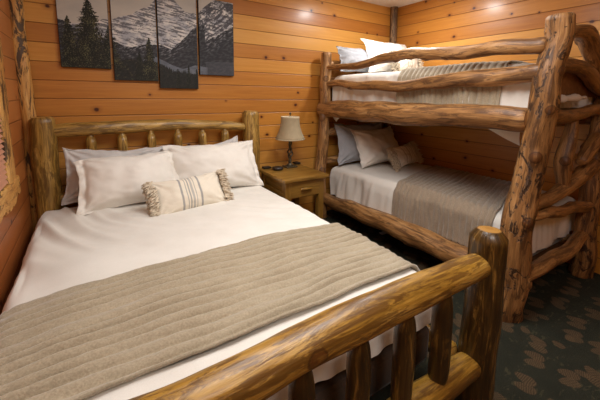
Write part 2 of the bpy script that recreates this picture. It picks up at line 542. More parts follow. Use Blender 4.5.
def drape(name, x0, x1, y0, y1, zt, L, R, Fd, Bk, mat, parent=None, r=.06, up=0.0, ridge=0.0, period=.05, skew=0.0,
          nx=90, ny=110, wr=.008, seed=0, crown=.02, thick=0.0, yr=None, fold=.02, diag=0.0):
    """Cloth over a box x0..x1, y0..y1 (y1 is the foot, more negative). L R Fd Bk: drops. yr: limit to a band (ya, yb)."""
    us = [-L + (x1 - x0 + L + R) * i / nx for i in range(nx + 1)]
    ya, yb = yr if yr else (y0 + Bk, y1 - Fd)
    V, F = [], []
    for j in range(ny + 1):
        tv = j / ny
        for i, u in enumerate(us):
            x = x0 + u
            dl, dr = arc(-u + r, r), arc(u - (x1 - x0) + r, r)
            y = ya + (yb - ya) * tv
            if skew: y += skew * (max(x0, min(x1, x)) - x0) / (x1 - x0)
            if yr:                                          # soft uneven edges
                y += .012 * nz(u * 4 + seed, tv * 2) * (1 - abs(2 * tv - 1) * .3)
            df, db = arc((y1 - y) + r, r), arc((y - y0) + r, r)
            px = x0 + r - dl[0] if -u + r > 0 else (x1 - r + dr[0] if u - (x1 - x0) + r > 0 else x)
            py = y1 + r - df[0] if (y1 - y) + r > 0 else (y0 - r + db[0] if (y - y0) + r > 0 else y)
            fx, fy = max(dl[1], dr[1]), max(df[1], db[1])
            fall = max(fx, fy) + .25 * min(fx, fy)
            cu, cv = min(1, max(0, u / (x1 - x0))), min(1, max(0, (y - y0) / (y1 - y0)))
            z = zt - fall + crown * (math.sin(PI * cu) * math.sin(PI * cv)) ** .6
            if fall < .01:                                  # wrinkles on the flat
                z += wr * (nz(px * 3.2 + seed, py * 2.4, 1) + .45 * nz(px * 5 + py * 2, py * 3 - px * 1.5 + seed, 4))
                if diag:
                    q = px + py * (.12 + .5 * max(0, px)) + .05 * nz(py * 2, px * 2, seed)
                    z += (diag * (.25 - abs(nz(q * 11 + seed, py * .9, 7))) + diag * .45 * nz(q * 24, py * 1.3, seed)) * max(.12, 1 - px / .8)
            else:
                k = min(1, fall / .12) * fold
                if fx >= fy:
                    s = -1 if dl[1] > dr[1] else 1
                    px += s * k * (.9 * nz(py * 7 + seed, z * 1.3) + .5 * nz(py * 17 + z * 3, seed, z * 2)) + s * k * .3
                else:
                    s = -1 if df[1] > db[1] else 1
                    py += s * k * (.9 * nz(px * 7 + seed, z * 1.3) + .5 * nz(px * 17 + z * 3, seed, z * 2)) + s * k * .3
            off = up
            if ridge:
                ph = (tv * abs(yb - ya) + .030 * nz(u * 1.7, tv * 2.5 + seed) + .010 * nz(u * 5, tv * 7 + seed)) / period
                amp = ridge * (.7 + .8 * nz(u * 3, tv * 6 + seed, 3))
                off += amp * (abs(math.sin(PI * ph)) ** .6 - .6) + .003 * nz(u * 30, tv * 30, seed)
            if fx >= fy and fx > r * .5:
                px += (-1 if dl[1] > dr[1] else 1) * off
            elif fy > r * .5:
                py += (-1 if df[1] > db[1] else 1) * off
            else:
                z += off
            V.append((px, py, z))
    m = nx + 1
    for j in range(ny):
        for i in range(nx):
            F.append((j * m + i, (j + 1) * m + i, (j + 1) * m + i + 1, j * m + i + 1))
    o = mesh(name, V, F, mat, parent)
    if thick:
        md = o.modifiers.new('solid', 'SOLIDIFY'); md.thickness = thick; md.offset = -1
    return o

# ------------------------------------------------------------------ pillows
def pillow_shape(w, h, t, flange, seed, sag=.0, wr=1.0, nu=44, nv=34, point=.15, droop=.0):
    """Returns verts, faces, u. Local: x width, y thickness (front -y), z height from 0."""
    V, F, U = [], [], []
    ids = {}
    for side in (-1, 1):
        for j in range(nv + 1):
            for i in range(nu + 1):
                u, v = 2 * i / nu - 1, 2 * j / nv - 1
                # spread samples toward the rim
                u = math.sin(u * PI / 2) * .5 + u * .5
                v = math.sin(v * PI / 2) * .5 + v * .5
                rim = i in (0, nu) or j in (0, nv)
                if rim and side == 1:
                    ids[(1, i, j)] = ids[(-1, i, j)]
                    continue
                fu, fv = (w / 2 - flange) / (w / 2), (h / 2 - min(flange, .012)) / (h / 2)
                a, b = min(1, abs(u) / fu), min(1, abs(v) / fv)
                th = t / 2 * ((1 - a ** 2.2) * (1 - b ** 2.2)) ** .58
                x = u * w / 2 * (1 - point * (1 - v * v) * u * u * .55 - .02 * v)
                z = v * h / 2 * (1 - point * (1 - u * u) * v * v)
                e = a * b
                # radiating corner creases + broad dents
                ang = math.atan2(abs(v) - 1.05, abs(u) - 1.05)
                cr = math.sin(ang * 15 + seed) * math.exp(-((abs(u) - 1) ** 2 + (abs(v) - 1) ** 2) * 2.6) * .012
                den = .02 * nz(u * 1.5 + seed, v * 1.5, side) + .014 * nz(u * 3.4 + seed, v * 2.6, side * 2) + .007 * nz(u * 9 + v * 4, v * 7 + seed, side)
                inner = 1 if (a < 1 and b < 1) else 0
                y = side * (th + inner * min(1, th / .02) * (wr * (den + cr))) + sag * (v * v) * .0
                if not inner or rim:
                    y += .026 * nz(u * 4 + seed, v * 5, 5) * wr * (1 if flange > .01 else .3)
                    if not rim: y += side * .0025
                x += .012 * nz(v * 4 + side * .3, seed, 3) * wr * abs(u); z += (.014 * nz(u * 3, seed, 8) + .007 * nz(u * 8, seed, 2)) * wr * max(0, v)
                z -= droop * abs(u) ** 5 * max(0, v) ** 2
                # weight settles to the bottom
                y *= 1 + .14 * max(0, -v)
                ids[(side, i, j)] = len(V)
                V.append((x, y, z + h / 2)); U.append(u)
        for j in range(nv):
            for i in range(nu):
                q = [ids[(side, i, j)], ids[(side, i + 1, j)], ids[(side, i + 1, j + 1)], ids[(side, i, j + 1)]]
                F.append(tuple(q) if side < 0 else tuple(q[::-1]))
    return V, F, U

def pillow(name, label, loc, w, h, t, tilt, rz, mat, seed, flange=.05, cat='pillow', group=None, roll=0.0, bow=0.0, wr=1.0, droop=0.0):
    V, F, U = pillow_shape(w, h, t, flange, seed, wr=wr, droop=droop)
    if bow:                                   # curl of a pillow slumped on its support
        V = [(x, y + bow * ((z / h) ** 2), z) for x, y, z in V]
    o = mesh(name, V, F, mat, None, attrs={'uu': U})
    o.location = loc
    o.rotation_euler = (-tilt, roll, rz)
    md = o.modifiers.new('sub', 'SUBSURF'); md.levels = 1; md.render_levels = 1
    return tag(o, label, cat, group)

def strands(name, items, mat, parent):
    """items = (base, tip, radius)"""
    V, F = [], []
    for b, tp, r in items:
        b, tp = Vector(b), Vector(tp)
        d = (tp - b).normalized()
        a = d.orthogonal().normalized(); c = d.cross(a)
        nn = len(V)
        for f, rr in ((0, .7), (.35, 1.0), (.8, .9), (1, .35)):
            cpt = b + (tp - b) * f + Vector((0, 0, -.25 * f * f * (tp - b).length))
            for k in range(5):
                an = 2 * PI * k / 5
                V.append(tuple(cpt + (a * math.cos(an) + c * math.sin(an)) * r * rr))
        for s in range(3):
            for k in range(5):
                k2 = (k + 1) % 5
                F.append((nn + s * 5 + k, nn + s * 5 + k2, nn + s * 5 + 5 + k2, nn + s * 5 + 5 + k))
        F.append(tuple(nn + 15 + k for k in range(5)))
    return mesh(name, V, F, mat, parent)

def lumbar(label, loc, w, h, t, tilt, rz, roll, mat, seed):
    o = pillow('lumbar_pillow', label, loc, w, h, t, tilt, rz, mat, seed, flange=.004, roll=roll, wr=.5)
    rnd = random.Random(seed)
    for s in (-1, 1):
        it = []
        for k in range(70):
            v = k / 69 * 2 - 1
            z = h / 2 + v * h / 2 * .96
            x0 = s * w / 2 * (1 - .055 * (1 - v * v))
            for m in range(4):
                y0 = rnd.uniform(-1, 1) * .5 * t * (1 - abs(v) ** 2.5) * .5
                lx = rnd.uniform(.028, .05)
                it.append(((x0 - s * .012, y0, z + rnd.uniform(-.006, .006)), (x0 + s * lx, y0 - rnd.uniform(-.02, .035), z + rnd.uniform(-.018, .012)), rnd.uniform(.0035, .006)))
        # the wide looped band just inside the end
        for k in range(90):
            v = rnd.uniform(-.97, .97)
            z = h / 2 + v * h / 2
            q = rnd.uniform(.86, .985)
            th = t / 2 * ((1 - min(1, q) ** 2.6) * (1 - abs(v) ** 2.6)) ** .52
            x0 = s * w / 2 * q
            it.append(((x0, -th - .001, z), (x0 + s * .028, -th - .012, z + rnd.uniform(-.02, .012)), .0055))
        strands('fringe', it, M_fringe, o)
        it = []
        for k in range(26):
            a = rnd.uniform(0, 2 * PI)
            it.append(((s * w / 2, 0, .006), (s * (w / 2 + .05 + rnd.uniform(-.012, .012)), -.012 + .016 * math.cos(a), .012 + .014 * math.sin(a)), .0055))
        strands('tassel', it, M_fringe, o)
    return o

# ------------------------------------------------------------------ queen log bed
bed = thing('log_bed', 'wide honey coloured log bed with spindle headboard and footboard, front left of room', 'bed', (.9, -1.25, 0))
bed_inv = Matrix.Translation((-.9, 1.25, 0))
def under(root, o):
    o.parent = root
    o.matrix_parent_inverse = Matrix.Translation(-Vector(root.location))
    return o
def blog(name, pts, mat, **kw):
    return under(bed, log(name, pts, mat, **kw))
HX0, HX1, HY = .112, 1.66, -.115
blog('headboard_post', [(HX0, HY, 0, .078), (HX0, HY, .6, .078), (HX0, HY, 1.165, .074)], M_hlog, lump=.05, chamfer=.02)
blog('headboard_post', [(HX1, HY, 0, .08), (HX1, HY, .6, .08), (HX1, HY, 1.185, .078)], M_hlog, lump=.05, chamfer=.02)
blog('headboard_rail', [(HX0 + .03, HY, 1.085, .04), (.3, HY, 1.09, .05), (.8, HY, 1.10, .046), (1.3, HY, 1.085, .04), (HX1 - .03, HY, 1.055, .034)], M_hlog, lump=.1,
     knots=[(.3, 4.5, .03, .008), (.62, 4.2, .03, .006)])
blog('headboard_lower_rail', [(HX0 + .03, HY, .60, .045), (.9, HY, .605, .05), (HX1 - .03, HY, .6, .045)], M_hlog, lump=.08)
for i in range(6):
    x = .385 + .204 * i
    blog('headboard_spindle', [(x, HY, .63, .022), (x, HY, .68, .034), (x, HY, .99, .034), (x, HY, 1.025, .024), (x, HY, 1.07, .018)], M_hlog, seg=14, lump=.08, wander=.002)
FX0, FX1, FY = .10, 1.732, -2.335
blog('footboard_post', [(FX1, FY, 0, .076), (FX1, FY, .4, .074), (FX1, FY, .80, .071)], M_qpost, lump=.05, chamfer=.028, seg=30)
blog('footboard_post', [(FX0, FY, 0, .076), (FX0, FY, .4, .074), (FX0, FY, .80, .071)], M_qpost, lump=.05, chamfer=.028, seg=30)
blog('footboard_rail', [(FX0 + .05, FY, .69, .055), (.6, FY, .70, .057), (1.1, FY, .706, .058), (1.45, FY, .700, .055), (FX1 - .05, FY, .69, .049)], M_qlog, lump=.07, seg=30,
     knots=[(.45, 1.6, .028, .004), (.75, 4.4, .03, .005), (.62, 3.6, .022, .004)])
blog('footboard_lower_rail', [(FX0 + .05, FY, .245, .055), (.6, FY, .245, .06), (1.2, FY, .245, .058), (1.6, FY, .24, .055), (FX1 - .06, FY, .238, .05)], M_qlog, lump=.07, seg=26)
for i in range(7):
    x = .198 + .2083 * i
    blog('footboard_spindle', [(x, FY, .27, .026), (x, FY, .31, .036), (x + .004, FY, .5, .038), (x, FY, .60, .036), (x, FY, .635, .028), (x, FY, .67, .022)], M_qpost, seg=18, lump=.07, wander=.003)
for x in (.15, 1.66):
    blog('side_rail', [(x, HY - .06, .24, .05), (x, -1.2, .24, .055), (x, FY + .08, .24, .05)], M_qlog, lump=.05)

BX0, BX1, BY0, BY1 = .06, 1.655, -.2, -2.23
def bx_rounded(name, x0, x1, y0, y1, z0, z1, mat, bev):
    return boxes(name, [(x0, x1, y1, y0, z0, z1)], mat, None, bev)
tag(bx_rounded('box_spring', .21, 1.60, -.19, -2.2, .19, .36, M_boxs, .03), 'dark box spring under the wide bed, glimpsed between footboard spindles', 'box spring')
tag(bx_rounded('mattress', BX0 + .04, BX1 - .03, BY0 - .01, BY1 + .04, .363, .525, M_matt, .05), 'thick mattress of the wide log bed under the white bedspread', 'mattress')
sp = drape('bedspread', BX0, BX1, BY0, BY1, .563, .22, .22, .095, .0, M_white, seed=3, wr=.010, fold=.022, crown=.03, diag=.06, nx=150, ny=170, r=.075)
tag(sp, 'smooth white bedspread covering the wide log bed', 'bedspread')
rb = drape('blanket', BX0, BX1, BY0, BY1, .563, .2, .2, 0, 0, M_blanket, seed=3, wr=.014, fold=.022, crown=.032, diag=0, r=.075, up=.024, ridge=.026, period=.048,
           yr=(-1.49, -2.075), nx=150, ny=170, thick=.012)
tag(rb, 'ribbed taupe plush blanket laid across the foot of the wide bed', 'blanket')

ZB = .585
pillow('pillow', 'pale grey pillow mostly hidden behind the left white pillow on the wide bed', (.535, -.23, ZB - .03), .70, .41, .12, .10, .0, M_greycase, 5.1, flange=.02, roll=.05)
pillow('pillow', 'pale grey pillow mostly hidden behind the right white pillow on the wide bed', (1.245, -.23, ZB - .03), .68, .375, .12, .10, .0, M_greycase, 8.4, flange=.02, roll=-.20)
pillow('pillow', 'large white pillow with flanged edge at left of the wide bed', (.62, -.50, ZB - .025), .69, .43, .25, .42, .06, M_pillow, 2.3, bow=.05, droop=.05)
pillow('pillow', 'large white pillow with flanged edge at right of the wide bed, nearest nightstand', (1.235, -.44, ZB - .025), .80, .45, .24, .38, .0, M_pillow, 11.7, bow=.05, droop=.02)
lumbar('cream lumbar pillow with grey centre stripes and tasselled fringe on the wide bed', (.955, -.77, ZB - .03), .50, .27, .15, .55, .10, -.04, M_lumbar, 4)

# ------------------------------------------------------------------ bunk bed
bunk = thing('log_bunk_bed', 'tall knotty log bunk bed along the right wall', 'bunk bed', (3.05, -1.15, 0))
def klog(name, pts, mat=None, **kw):
    kw.setdefault('lump', .12)
    kw.setdefault('wander', .012)
    return under(bunk, log(name, pts, mat or M_blog, **kw))
FXp, BXp, YN, YS = 2.53, 3.53, -.12, -2.165       # front x, back x, head y, foot y
klog('post', [(2.50, YN, 0, .07), (2.485, YN, .5, .063), (2.515, YN, 1.0, .06), (2.535, YN, 1.5, .058), (2.53, YN, 1.80, .054)], M_blog, knots=[(.62, 3.6, .035, .02), (.3, 4.4, .03, .015), (.85, 4.2, .03, .012)])
klog('post', [(2.53, YS + .08, 0, .10), (2.52, YS + .06, .35, .09), (2.53, YS + .03, .8, .08), (2.545, YS, 1.3, .071), (2.55, YS - .03, 1.80, .067)], M_bpost, seg=30, step=.018,
     knots=[(.14, 5.0, .03, .022), (.57, 3.7, .03, .02), (.50, 5.2, .02, .012), (.72, 4.0, .025, .012), (.84, 4.6, .03, .012), (.36, 4.1, .03, .015)])
klog('post', [(BXp, YN, 0, .07), (BXp, YN, 1.0, .066), (BXp, YN, 1.75, .06)], M_blog)
klog('post', [(BXp, YS, 0, .075), (BXp - .01, YS, .5, .068), (BXp + .01, YS, 1.0, .064), (BXp, YS, 1.8, .058)], M_bpost, knots=[(.56, 4.0, .035, .025), (.5, 3.4, .03, .02)])
# long front rails
klog('front_rail', [(FXp, YN + .05, 1.215, .085), (FXp + .01, -.6, 1.215, .092), (FXp, -1.2, 1.225, .088), (FXp, -1.7, 1.24, .08), (FXp, YS + .07, 1.238, .074)], knots=[(.0, 3.1, .04, .006), (.655, 3.2, .034, .012), (.54, 4.0, .03, .022), (.3, 3.0, .03, .008)], seg=28)
klog('guard_rail', [(FXp, YN, 1.485, .03), (FXp, -.5, 1.475, .038), (FXp, -.8, 1.45, .042), (FXp, -1.3, 1.455, .047), (FXp, -1.8, 1.485, .055), (FXp, YS + .02, 1.51, .05)], knots=[(.2, 3.2, .03, .012), (.62, 3.4, .02, .008)])
klog('guard_rail', [(FXp, YN, 1.655, .026), (FXp, -.45, 1.645, .03), (FXp, -.75, 1.655, .034), (FXp, -.95, 1.69, .042), (FXp, -1.4, 1.675, .043), (FXp, -1.8, 1.665, .046), (FXp, YS + .02, 1.655, .046)], knots=[(.47, 3.4, .025, .012), (.55, 3.2, .025, .012), (.62, 3.0, .025, .016), (.7, 2.6, .02, .014)], lump=.16)
klog('front_rail', [(FXp, YN + .04, .215, .06), (FXp + .01, -.6, .23, .078), (FXp + .01, -1.2, .245, .085), (FXp, -1.7, .235, .082), (FXp, YS + .07, .23, .075)], knots=[(.1, 3.3, .025, .02), (.5, 3.0, .03, .01), (.62, 2.4, .03, .018)])
# back rails along the wall
for z in (.23, 1.22, 1.5):
    klog('back_rail', [(BXp + .03, YN, z, .05), (BXp + .03, -1.1, z, .052), (BXp + .03, YS, z, .05)])
# head end
klog('head_rail', [(FXp, YN, .64, .035), (3.0, YN, .66, .045), (BXp, YN, .65, .04)], lump=.2)
klog('head_rail', [(FXp, YN, .93, .03), (2.72, YN, .96, .05), (3.05, YN, .93, .04), (BXp, YN, .94, .04)], lump=.25, knots=[(.2, 4.5, .03, .02)])
for z in (1.2, 1.5, 1.68):
    klog('head_rail', [(FXp, YN, z, .04), (3.0, YN, z + .01, .045), (BXp, YN, z, .04)], lump=.16)
# foot end, facing the viewer
klog('foot_rail', [(FXp, YS, 1.735, 0.035), (2.85, YS - .01, 1.765, 0.039), (3.02, YS, 1.745, 0.052), (3.2, YS, 1.665, 0.056), (3.4, YS, 1.56, 0.049), (BXp, YS, 1.50, 0.038)], knots=[(.5, 4.6, 0.030, 0.019), (.42, 3.9, 0.022, 0.016)], lump=.16)
klog('foot_rail', [(FXp, YS, 1.555, 0.038), (2.85, YS, 1.555, 0.043), (3.1, YS, 1.53, 0.046), (3.3, YS, 1.46, 0.042), (BXp, YS, 1.41, 0.035)], knots=[(.55, 4.6, 0.022, 0.019), (.7, 4.4, 0.019, 0.013)], lump=.16)
klog('foot_rail', [(FXp, YS, 1.255, 0.042), (2.9, YS, 1.265, 0.041), (3.3, YS, 1.285, 0.038), (BXp, YS, 1.28, 0.038)])
klog('foot_rail', [(FXp, YS, .735, .036), (2.8, YS - .01, .755, .042), (3.1, YS - .01, .795, .045), (3.3, YS, .83, .050), (BXp, YS, .90, .045)], knots=[(.85, 4.6, .03, .022), (.6, 4.9, .025, .014)], lump=.16)
klog('foot_brace', [(2.96, YS, .80, 0.035), (2.95, YS, .95, 0.052), (2.98, YS, 1.08, 0.042), (3.0, YS, 1.24, 0.032)], knots=[(.35, 3.6, 0.026, 0.029), (.45, 5.4, 0.022, 0.029), (.25, 4.6, 0.022, 0.013)], lump=.25)
klog('foot_brace', [(3.25, YS, .93, .04), (3.36, YS - .01, 1.01, .048), (BXp, YS, 1.10, .045)], lump=.2, knots=[(.5, 4.7, .025, .02)])
under(bunk, boxes('foot_panel', [(FXp + .05, BXp - .03, YS + .035, YS + .055, 1.375, 1.53)], M_deck))
klog('foot_rail', [(FXp, YS, .67, .034), (2.8, YS, .645, .036), (3.1, YS, .615, .038), (3.35, YS, .58, .040), (BXp, YS, .56, .036)], lump=.25, knots=[(.3, 4.4, .022, .014), (.75, 4.8, .022, .014)])
klog('foot_rail', [(FXp, YS, .29, .040), (2.75, YS, .285, .046), (3.08, YS, .275, .048), (3.3, YS, .30, .045), (BXp, YS, .35, .042)])
for z in (1.175, .19):
    under(bunk, boxes('deck', [(FXp + .055, BXp + .03, YS + .09, YN - .08, z, z + .025)], M_deck))

MX0, MX1, MY0, MY1 = 2.605, 3.60, -.165, -2.075
for k, (z0, z1, nm) in enumerate(((.217, .59, 'lower'), (1.203, 1.575, 'upper'))):
    tag(boxes('mattress', [(MX0 + .03, MX1 - .03, MY1 + .03, MY0 - .02, z0, z1 - .02)], M_matt, None, .05),
        'thick mattress of the %s bunk under a white sheet' % nm, 'mattress')
    sh = drape('bed_sheet', MX0, MX1, MY0, MY1, z1, .30 if k == 0 else .36, .12, .25, .06, M_white, seed=20 + k * 9, wr=.009, fold=.036, crown=.012, r=.06, nx=100, ny=150)
    tag(sh, 'white sheet on the %s bunk mattress' % nm, 'bed sheet')
    if k == 1:
        for (ya, yb, zl) in ((-.19, -.30, 1.075), (-1.78, -2.04, 1.07)):     # sheet ends poking out below the rail
            Vs, Fs = [], []
            for i in range(9):
                for j in range(7):
                    a, b = i / 8, j / 6
                    y = ya + (yb - ya) * a
                    zb = zl + (.09 * abs(a - .35) if ya > -1 else .11 * (1 - a))
                    Vs.append((2.60 - .02 * math.sin(b * 3) + .008 * math.sin(a * 7), y, 1.22 + (zb - 1.22) * b))
            for i in range(8):
                for j in range(6):
                    Fs.append((i * 7 + j, i * 7 + j + 1, (i + 1) * 7 + j + 1, (i + 1) * 7 + j))
            mesh('sheet_corner', Vs, Fs, M_white, sh)
        Vs, Fs = [], []                                     # bunched sheet pushed out over the end rail
        for i in range(25):
            t = i / 24
            for j in range(12):
                a = 2 * PI * j / 12
                r = (.030 + .012 * nz(t * 6, 3) - .012 * abs(math.sin(t * 9))) * math.sin(PI * min(1, .06 + t * .9)) ** .35
                Vs.append((2.60 + .60 * t, YS + .015 - 1.1 * r * math.cos(a), 1.352 + .02 * t + r * math.sin(a)))
        for i in range(24):
            for j in range(12):
                j2 = (j + 1) % 12
                Fs.append((i * 12 + j, i * 12 + j2, i * 12 + 12 + j2, i * 12 + 12 + j))
        mesh('sheet_fold', Vs, Fs, M_white, sh)
    if k == 0:
        b = drape('blanket', MX0, MX1, MY0, MY1, z1, .26, .05, 0, 0, M_blanket2, seed=20, wr=.009, fold=.024, crown=.012, r=.07, up=.018, ridge=.018, period=.044,
                  yr=(-1.08, -1.93), skew=.28, nx=100, ny=190, thick=.010)
        tag(b, 'ribbed grey taupe blanket across the lower bunk', 'blanket')
    else:
        b = drape('blanket', MX0, MX1, MY0, MY1, z1, .34, .05, 0, 0, M_blanket, seed=29, wr=.009, fold=.024, crown=.012, r=.07, up=.018, ridge=.018, period=.044,
                  yr=(-1.05, -1.91), nx=110, ny=190, thick=.010)
        tag(b, 'ribbed taupe blanket across the upper bunk, behind the guard rails', 'blanket')

pillow('pillow', 'blue grey pillow at the back of the lower bunk', (2.94, -.32, .605), .68, .48, .20, .25, -.12, M_bluegrey, 21.3, flange=.012)
pillow('pillow', 'white pillow in front of the blue grey one on the lower bunk', (3.10, -.49, .605), .74, .46, .23, .42, .08, M_pillow, 24.6, bow=.04)
lumbar('cream lumbar pillow with taupe stripes and fringe on the lower bunk', (3.22, -.72, .625), .42, .25, .14, .5, .16, -.05, M_lumbar2, 6)
pillow('pillow', 'pale grey pillow at the left of the upper bunk, against the post', (2.92, -.30, 1.60), .66, .30, .22, .35, -.05, M_bluegrey, 31.3, flange=.012)
pillow('pillow', 'large white pillow on the upper bunk beneath the corner of the room', (3.24, -.42, 1.60), .74, .41, .25, .32, .0, M_pillow, 34.6, bow=.04)
lumbar('cream lumbar pillow with fringe on the upper bunk, behind the top guard rail', (3.27, -.60, 1.61), .38, .24, .14, .3, .05, 0, M_lumbar2, 9)

# ------------------------------------------------------------------ nightstand and things on it
ns = thing('nightstand', 'honey wooden nightstand with one drawer between the wide bed and the bunk', 'nightstand', (1.965, -.365, 0))
X0, X1, Y0, Y1 = -.205, .205, -.245, .235
boxes('tabletop', [(-.235, .235, -.285, .255, .612, .643)], M_nsx, ns, .007)
for sx in (X0, X1):
    for sy in (Y0, Y1):
        cx, cy = sx - .028 * (1 if sx > 0 else -1), sy - .028 * (1 if sy > 0 else -1)
        boxes('leg', [(cx - .028, cx + .028, cy - .028, cy + .028, 0, .611)], M_nsz, ns, .005)
for sx in (X0 + .008, X1 - .028):
    boxes('side_rail', [(sx, sx + .02, Y0 + .05, Y1 - .05, .445, .50)], M_nsy, ns, .003)
    boxes('side_panel', [(sx + (.012 if sx < 0 else -.0), sx + (.02 if sx < 0 else .008), Y0 + .05, Y1 - .05, .50, .61)], M_nsy, ns)
boxes('back_panel', [(X0 + .05, X1 - .05, Y1 - .02, Y1 - .008, .445, .61)], M_nsx, ns)
boxes('bottom_panel', [(X0 + .03, X1 - .03, Y0 + .03, Y1 - .03, .445, .455)], M_nsx, ns)
dr = boxes('drawer', [(X0 + .05, X1 - .05, Y0 - .004, Y0 + .018, .46, .605)], M_nsx, ns, .004)
hd = log('handle', [(-.05, Y0 - .022, .535, .012), (0, Y0 - .024, .535, .014), (.05, Y0 - .022, .535, .012)], M_qlog, dr, seg=12, step=.012, wander=0, chamfer=.004)

lp = thing('table_lamp', 'table lamp with tan bell shade and twisted iron stem on the nightstand', 'lamp', (2.035, -.215, .643))
boxes('base', [(-.062, .062, -.05, .05, 0, .016)], M_iron, lp, .006)
lathe('base_cup', [(.03, .016), (.034, .02), (.02, .035), (.012, .045)], M_iron, lp, 20)
V = []
def tube(name, pts, r, mat, parent, seg=8):
    V, F = [], []
    n = len(pts)
    for i, p in enumerate(pts):
        t = (Vector(pts[min(i + 1, n - 1)]) - Vector(pts[max(i - 1, 0)])).normalized()
        a = t.orthogonal().normalized() if abs(t.z) < .99 else Vector((1, 0, 0))
        a = (Vector((1, 0, 0)) - t * t.x).normalized() if abs(t.x) < .9 else (Vector((0, 1, 0)) - t * t.y).normalized()
        b = t.cross(a)
        for k in range(seg):
            an = 2 * PI * k / seg
            V.append(tuple(Vector(p) + (a * math.cos(an) + b * math.sin(an)) * r))
    for i in range(n - 1):
        for k in range(seg):
            k2 = (k + 1) % seg
            F.append((i * seg + k, i * seg + k2, (i + 1) * seg + k2, (i + 1) * seg + k))
    F.append(tuple(range(seg))[::-1]); F.append(tuple(range((n - 1) * seg, n * seg)))
    return mesh(name, V, F, mat, parent)
for k in range(3):
    pts = []
    for i in range(41):
        t = i / 40
        rr = .006 + .020 * math.sin(PI * t) ** .8 * (.55 + .45 * math.cos(4 * PI * t + .5))
        an = 2 * PI * k / 3 + t * 2 * PI * 1.4
        pts.append((rr * math.cos(an), rr * math.sin(an), .035 + .235 * t))
    tube('stem', pts, .0075, M_iron, lp)
lathe('socket', [(.013, .262), (.015, .27), (.015, .30), (.008, .305)], M_iron, lp, 16)
tube('harp', [(.0, 0, .30), (.035, 0, .33), (.045, 0, .41), (.03, 0, .49), (0, 0, .515), (-.03, 0, .49), (-.045, 0, .41), (-.035, 0, .33), (0, 0, .30)], .0022, M_iron, lp, 6)
lathe('finial', [(.0, .548), (.006, .545), (.011, .537), (.009, .528), (.005, .523), (.008, .518), (.0, .515)], M_iron, lp, 14)
prof = []
for i in range(13):
    t = i / 12
    r = .088 + .056 * t ** 1.7 - .006 * math.sin(PI * t)
    prof.append((r, .503 - .216 * t))
shd = lathe('lamp_shade', prof, M_shade, lp, 40)
md = shd.modifiers.new('solid', 'SOLIDIFY'); md.thickness = .003
lathe('shade_trim', [(.0875, .497), (.09, .497), (.09, .506), (.0875, .506), (.0875, .497)], M_shadein, shd, 40)
lathe('shade_trim', [(.143, .282), (.146, .282), (.1455, .292), (.142, .292), (.143, .282)], M_shadein, shd, 40)

tag(boxes('phone', [(1.765, 1.845, -.185, -.125, .6445, .662)], M_black, None, .006), 'flat black gadget at the back left corner of the nightstand', 'gadget')
dish = thing('trinket_dish', 'round dark brown dish at the left side of the nightstand, before the lamp', 'dish', (1.87, -.265, .6435))
lathe('bowl', [(0, .001), (.045, .001), (.052, .008), (.054, .026), (.05, .027), (.047, .012), (0, .01)], M_brownblk, dish, 28)
lathe('lid', [(0, .03), (.03, .03), (.046, .026), (.047, .018), (0, .014)], M_black, dish, 28)
bk = tag(boxes('remote_box', [(2.13, 2.19, -.19, -.115, .6445, .664)], M_black, None, .005), 'flat black box at the right of the lamp on the nightstand', 'box')
bk.location = (.01, .03, 0)

pp = tag(boxes('paper_card', [(2.73, 2.81, -.84, -.79, .001, .012)], M_paper, None, .003), 'small pale card lying on the dark carpet under the bunk', 'card')

# ------------------------------------------------------------------ four panel mountain picture
def fbm(x, y, s=0.0, o=5):
    v, a, f = 0.0, .5, 1.0
    for _ in range(o):
        v += a * nz(x * f, y * f, s); a *= .5; f *= 2.03
    return v
def mixc(a, b, t):
    t = max(0, min(1, t))
    return tuple(p + (q - p) * t for p, q in zip(a, b))
def sstep(a, b, x):
    t = max(0, min(1, (x - a) / (b - a)))
    return t * t * (3 - 2 * t)
def poly(x, pts):
    if x <= pts[0][0]: return pts[0][1]
    for (a, b), (c, d) in zip(pts, pts[1:]):
        if x <= c: return b + (d - b) * (x - a) / (c - a)
    return pts[-1][1]
def spruce(px, py, cx, top, bot, hw, seed):
    if py < top or py > bot: return 0.0
    t = (py - top) / (bot - top)
    w = hw * (t ** .85) * (1 + .55 * nz(py * .42, seed, 1 if px > cx else 7) + .45 * nz(py * 1.3, seed, 3 if px > cx else 9)) + .5
    dx = abs(px - cx)
    if dx > w: return 0.0
    return 1.0 if fbm(px * .9, py * .9 - dx * .5, seed) > -.02 - .5 * (1 - dx / w) else 0.0

